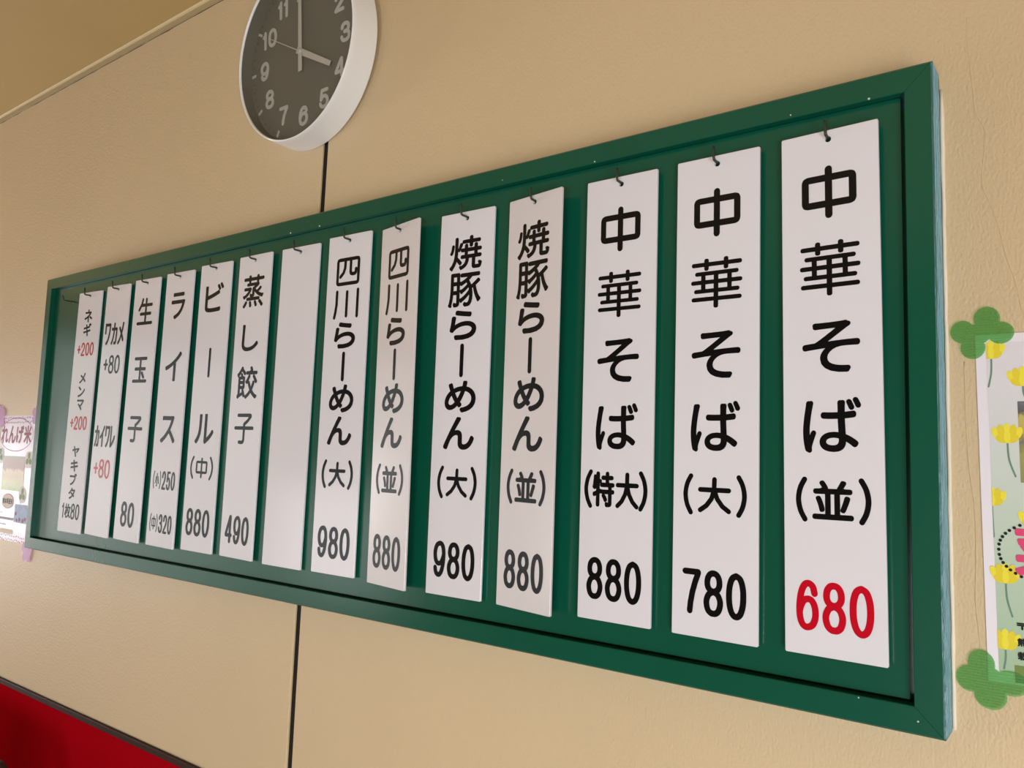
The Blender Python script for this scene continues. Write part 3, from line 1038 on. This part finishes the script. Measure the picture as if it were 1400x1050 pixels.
def flower(x, z, stem_to, s=1.0, left_cut=None):
    cx, cz = fl(x, z)
    pet, pet2 = [], []
    for i, (dx, dz, rot, rx, rz) in enumerate(((-0.0085, 0.002, 0.35, 0.0028, 0.0058), (-0.0045, 0.0035, 0.15, 0.0028, 0.0065), (0.0, 0.0045, 0, 0.0029, 0.0066),
                                               (0.0045, 0.0035, -0.15, 0.0028, 0.0065), (0.0085, 0.002, -0.35, 0.0028, 0.0058))):
        (pet if i % 2 == 0 else pet2).append(ellipse(cx + dx * s, cz + dz * s, rx * s, rz * s, rot, 16))
    low = [ellipse(cx - 0.0045 * s, cz - 0.003 * s, 0.0048 * s, 0.0033 * s, -0.5, 16), ellipse(cx + 0.0045 * s, cz - 0.003 * s, 0.0048 * s, 0.0033 * s, 0.5, 16)]
    mid = [ellipse(cx, cz - 0.001 * s, 0.0026 * s, 0.006 * s, 0, 16)]
    base = (cx, cz - 0.0065 * s)
    mb = MB()

    def put(polys, mi, y):
        vs, fs = union2d(polys)
        if left_cut is not None:
            vs = [(max(vx, left_cut), vz) for vx, vz in vs]
        mb.add([(vx, y, vz) for vx, vz in vs], [tuple(f) for f in fs], mi)
    put(pet, 0, -0.0005)
    put(pet2, 1, -0.00055)
    put(low, 1, -0.0006)
    put(mid, 0, -0.00065)
    if stem_to:
        ex, ez = fl(*stem_to)
        mx = (base[0] + (ex - base[0]) * 0.15, (base[1] + ez) / 2)
        sp = spline([base, mx, (ex, ez)], 6)
        caps = [capsule(p, q, 0.00075) for p, q in zip(sp, sp[1:])]
        caps += [capsule((base[0], base[1]), (base[0] - 0.003, base[1] + 0.003), 0.0007), capsule((base[0], base[1]), (base[0] + 0.003, base[1] + 0.003), 0.0007)]
        put(caps, 2, -0.00045)
    o = mb.build('printed_flower', [M['yellow'], M['yellow2'], M['stem']], flyer)
    for poly in o.data.polygons:
        pass
    return o


lc = -hw + mg
flower(1.8560, 0.3375, (1.8535, 0.306), 0.95, lc)
flower(1.8795, 0.3125, (1.8820, 0.2930))
flower(1.8667, 0.2620, (1.8722, 0.226))
flower(1.8537, 0.2060, (1.8545, 0.1725), 0.95, lc)
flower(1.8625, 0.1395, (1.8668, 0.1049))
flower(1.8610, 0.0830, (1.8595, 0.0600), 1.0, lc)
flower(1.8850, 0.1890, (1.8880, 0.165))
dots = []
ecx, ecz, erx, erz = 1.9460, 0.1618, 0.0880, 0.0330
nd = 66
for k in range(nd):
    t = 2 * PI * k / nd
    # rounded-end lozenge of dots around the title
    x, z = ecx + erx * math.copysign(abs(math.cos(t)) ** 0.85, math.cos(t)), ecz + erz * math.copysign(abs(math.sin(t)) ** 0.85, math.sin(t))
    c_ = fl(x, z)
    dots.append([ellipse(c_[0], c_[1], 0.0014, 0.0014, 0, 10)])
flat('dotted_oval', dots, -0.0007, M['ink'], flyer, 'oval of black dots')
tx = fl(1.8915, 0.1622)
flat('title_lettering', [glyph_polys('菜', tx[0], tx[1], 0.044, 0.044, 0.0016, 0.0)], -0.0008, M['pink'], flyer, 'bold pink title character')
tl = []
for s, z in (('〒', 0.0975), ('熊本', 0.0840), ('栽培', 0.0725)):
    for i, c in enumerate(s):
        q = fl(1.8738 + 0.0088 * i, z)
        tl.append(glyph_polys(c, q[0], q[1], 0.0078, 0.0070 if c != '〒' else 0.0058, 0.0003, 0.0))
flat('small_lettering', tl, -0.0008, M['ink'], flyer, 'small black lettering')
q0, q1 = fl(1.8675, 0.0640), fl(1.8900, 0.0500)
flat('printed_leaf_stamp', [[[(q0[0], q1[1]), (q1[0], q1[1]), (q1[0], q0[1]), (q0[0], q0[1])]]], -0.0007, M['leafink'], flyer)


def tape(name, lobes, mat, y, label, group=None, n=24):
    polys = [ellipse(cx, cz, rx, rz, 0, n) for cx, cz, rx, rz in lobes]
    cx = sum(l[0] for l in lobes) / len(lobes)
    cz = sum(l[1] for l in lobes) / len(lobes)
    polys = [[(x - cx, z - cz) for x, z in p] for p in polys]
    o = prism(MB(), polys, -0.00015, 0.00015).build(name, mat)
    o.location = (cx, y, cz)
    return tag(o, label, 'tape', group)


TY = PY - 0.0012
tape('flower_tape', [(1.8340, 0.3570, 0.0100, 0.0105), (1.8535, 0.3680, 0.0105, 0.0110), (1.8640, 0.3545, 0.0105, 0.0100), (1.8420, 0.3420, 0.0100, 0.0105), (1.8470, 0.3545, 0.0095, 0.0095)],
     M['tape_green'], TY, "green flower shaped tape on the pale green flyer's top corner", 'green flower tape holding the flyer')
tape('flower_tape', [(1.8425, 0.0610, 0.0105, 0.0120), (1.8335, 0.0470, 0.0108, 0.0112), (1.8490, 0.0350, 0.0125, 0.0118), (1.8640, 0.0480, 0.0140, 0.0105), (1.8475, 0.0490, 0.0110, 0.0110)],
     M['tape_green'], TY, "green flower shaped tape on the pale green flyer's bottom corner", 'green flower tape holding the flyer')

# --- left: lavender poster half behind the board
lx0, lx1, lz0, lz1 = -0.290, -0.080, -0.0035, 0.2985
lm_ = MB()
lcx, lcz = sheet(lm_, lx0, lx1, lz0, lz1, 0, 0.0)
lav = lm_.build('poster', M['paper_lav'])
lav.location = (lcx, PY, lcz)
tag(lav, "lavender poster with a field photo, half hidden behind the board's left edge", 'poster')
L_ = lambda x, z: (x - lcx, z - lcz)
oc = L_(-0.2010, 0.2520)
ring = [(oc[0] + 0.094 * math.cos(2 * PI * k / 64), oc[1] + 0.0405 * math.sin(2 * PI * k / 64)) for k in range(65)]
flat('oval_outline', [[capsule(a, b, 0.0009, 3) for a, b in zip(ring, ring[1:])]], -0.0002, M['rose'], lav)
tl = []
for i, c in enumerate('れんげ米'):
    p = L_(-0.2660 + 0.0435 * i, 0.2520)
    tl.append(glyph_polys(c, p[0], p[1], 0.041, 0.044, 0.0019, 0.005))
flat('title_lettering', tl, -0.0003, M['rose'], lav, 'rose brown title lettering')
random.seed(11)
sp_ = []
for z0_, rows_ in ((0.287, 2), (0.004, 2)):
    for r_ in range(rows_):
        for k in range(22):
            p = L_(-0.284 + k * 0.0092 + random.uniform(-.001, .001), z0_ + (r_ - 0.5) * 0.010 * (-1 if z0_ > 0.1 else 1) + random.uniform(-.002, .002))
            sp_.append([ellipse(p[0], p[1], 0.0024, 0.0021, random.uniform(0, 3), 7)])
flat('flower_border', sp_, -0.00025, M['rose'], lav)
M['lav_photo'] = ramp_mat('field_photo', 2, 0.1155 - lcz, 0.1992 - lcz,
                          [(0.0, (0.34, 0.46, 0.14)), (0.25, (0.50, 0.52, 0.22)), (0.45, (0.55, 0.44, 0.24)), (0.55, (0.60, 0.48, 0.28)), (0.65, (0.34, 0.20, 0.16)), (0.85, (0.32, 0.22, 0.16)), (1.0, (0.28, 0.26, 0.18))],
                          0.5, 0.35, 90.0)
flat('printed_photo', [[[L_(-0.262, 0.1155), L_(-0.135, 0.1155), L_(-0.139, 0.1992), L_(-0.264, 0.1992)]]], -0.0003, M['lav_photo'], lav, 'photo of a field')


def clover(x, z, s):
    c = L_(x, z)
    return [ellipse(c[0] + s * math.cos(a), c[1] + s * math.sin(a), s * 0.85, s * 0.75, a, 12) for a in (PI / 2, PI / 2 + 2.09, PI / 2 - 2.09)]


for cx_, cz_, s_ in ((-0.117, 0.193, 0.0095), (-0.283, 0.200, 0.0095), (-0.136, 0.108, 0.0090)):
    c = L_(cx_, cz_)
    flat('clover_halo', [[ellipse(c[0], c[1], s_ * 2.25, s_ * 2.25, 0, 20)]], -0.00035, M['whiteink'], lav)
    flat('clover_leaf', [clover(cx_, cz_, s_)], -0.00045, M['leafink'], lav)
cc = L_(-0.2145, 0.0900)
ring = [(cc[0] + 0.0335 * math.cos(2 * PI * k / 40), cc[1] + 0.0175 * math.sin(2 * PI * k / 40)) for k in range(41)]
flat('round_badge', [[ellipse(cc[0], cc[1], 0.0335, 0.0175, 0, 32)]], -0.0003, M['creamink'], lav)
flat('badge_outline', [[capsule(a, b, 0.0007, 3) for a, b in zip(ring, ring[1:])]], -0.0004, M['rose'], lav)
flat('badge_lettering', [glyph_polys(c, cc[0] + (i - 2) * 0.0115, cc[1], 0.0108, 0.0140, 0.0004, 0.0) for i, c in enumerate('熊本県産米')], -0.0005, M['ink'], lav)
flat('printed_picture', [[[L_(-0.172, 0.0420), L_(-0.100, 0.0420), L_(-0.100, 0.0860), L_(-0.172, 0.0850)]]], -0.0003, M['blueink'], lav, 'small blue picture')
flat('picture_flowers', [[ellipse(*L_(x, z), r, r * 0.8, 0, 10)] for x, z, r in ((-0.163, 0.063, 0.006), (-0.140, 0.050, 0.006), (-0.122, 0.048, 0.007), (-0.155, 0.048, 0.005), (-0.110, 0.052, 0.006))], -0.0004, M['rose'], lav)
bars = []
for z, a, b in ((0.0600, -0.283, -0.245), (0.0480, -0.283, -0.180), (0.0450, -0.283, -0.180), (0.0325, -0.283, -0.214)):
    x = a
    while x < b:
        w = random.uniform(0.004, 0.009)
        bars.append([[L_(x, z), L_(x + w, z), L_(x + w, z + 0.0032), L_(x, z + 0.0032)]])
        x += w + 0.0018
flat('small_print_lines', bars, -0.0003, M['greytext'], lav, 'lines of small print')
flat('cream_label_box', [[[L_(-0.284, 0.0125), L_(-0.172, 0.0125), L_(-0.172, 0.0235), L_(-0.284, 0.0235)]]], -0.0003, M['creamink'], lav)


def petals(cx, cz, s, rot):
    return [(cx + s * math.cos(rot + k * 2 * PI / 5), cz + s * math.sin(rot + k * 2 * PI / 5), s * 0.72, s * 0.72) for k in range(5)] + [(cx, cz, s * 0.7, s * 0.7)]


gp = 'pink blossom tape holding the lavender poster'
tape('blossom_tape', petals(-0.3060, 0.2960, 0.0190, 0.6), M['tape_pink'], TY, "pink blossom shaped tape on the lavender poster's top left corner", gp)
tape('blossom_tape', petals(-0.0930, 0.2990, 0.0150, 0.2), M['tape_pink'], TY, "pink blossom shaped tape on the lavender poster's top right corner, mostly behind the board", gp)
tape('blossom_tape', petals(-0.0830, -0.0170, 0.0168, 4.084), M['tape_pink'], TY, "pink blossom shaped tape under the board's lower left corner", gp)

# ------------------------------------------------------------------ dining chair below, only its back's rounded top corner shows
chair = tag(empty('dining_chair', (0.05, -0.33, FLOOR_Z)), 'wooden chair with dark rimmed rounded back standing against the red wainscot', 'chair')
ch_top = -0.3810 - FLOOR_Z


def back_loop(inset):
    w2, zt, zb, rr = 0.243 - inset, ch_top - inset, 0.53 + inset, 0.075 - inset * 0.6
    pts = []
    for cx, cz, a0 in ((w2 - rr, zt - rr, PI / 2), (w2 - rr, zb + rr, 0), (-w2 + rr, zb + rr, -PI / 2), (-w2 + rr, zt - rr, -PI)):
        pts += [(cx + rr * math.cos(a0 - PI / 2 * k / 8), cz + rr * math.sin(a0 - PI / 2 * k / 8)) for k in range(9)]
    return pts


yb = lambda z: 0.17 + 0.06 * (z - 0.45) / 0.42      # raked back
loop = back_loop(0.0)
MB().tube([(x, yb(z), z) for x, z in loop + loop[:1]], 0.0080, 10).build('back_frame', M['brown'], chair, True)
pn = MB()
inner = back_loop(0.004)
V = [(x, yb(z) - 0.006, z) for x, z in inner] + [(x, yb(z) + 0.006, z) for x, z in inner]
n = len(inner)
pn.add(V, [tuple(range(n)), tuple(range(2 * n - 1, n - 1, -1))] + [(k, (k + 1) % n, n + (k + 1) % n, n + k) for k in range(n)])
pn.build('backrest', M['wood'], chair)
MB().bevel_box(-0.22, 0.22, -0.22, 0.18, 0.43, 0.46, 0.008).build('seat', M['wood'], chair)
for sx in (-1, 1):
    MB().tube([(sx * 0.19, -0.19, 0.435), (sx * 0.20, -0.20, 0.0)], [0.018, 0.014], 12).build('leg', M['brown'], chair, True)
    MB().tube([(sx * 0.20, yb(0.56) + 0.002, 0.56), (sx * 0.20, 0.165, 0.44), (sx * 0.20, 0.20, 0.0)], [0.014, 0.018, 0.014], 12).build('leg', M['brown'], chair, True)
    MB().tube([(sx * 0.195, -0.195, 0.2), (sx * 0.20, 0.185, 0.2)], 0.009, 8).build('stretcher', M['brown'], chair, True)
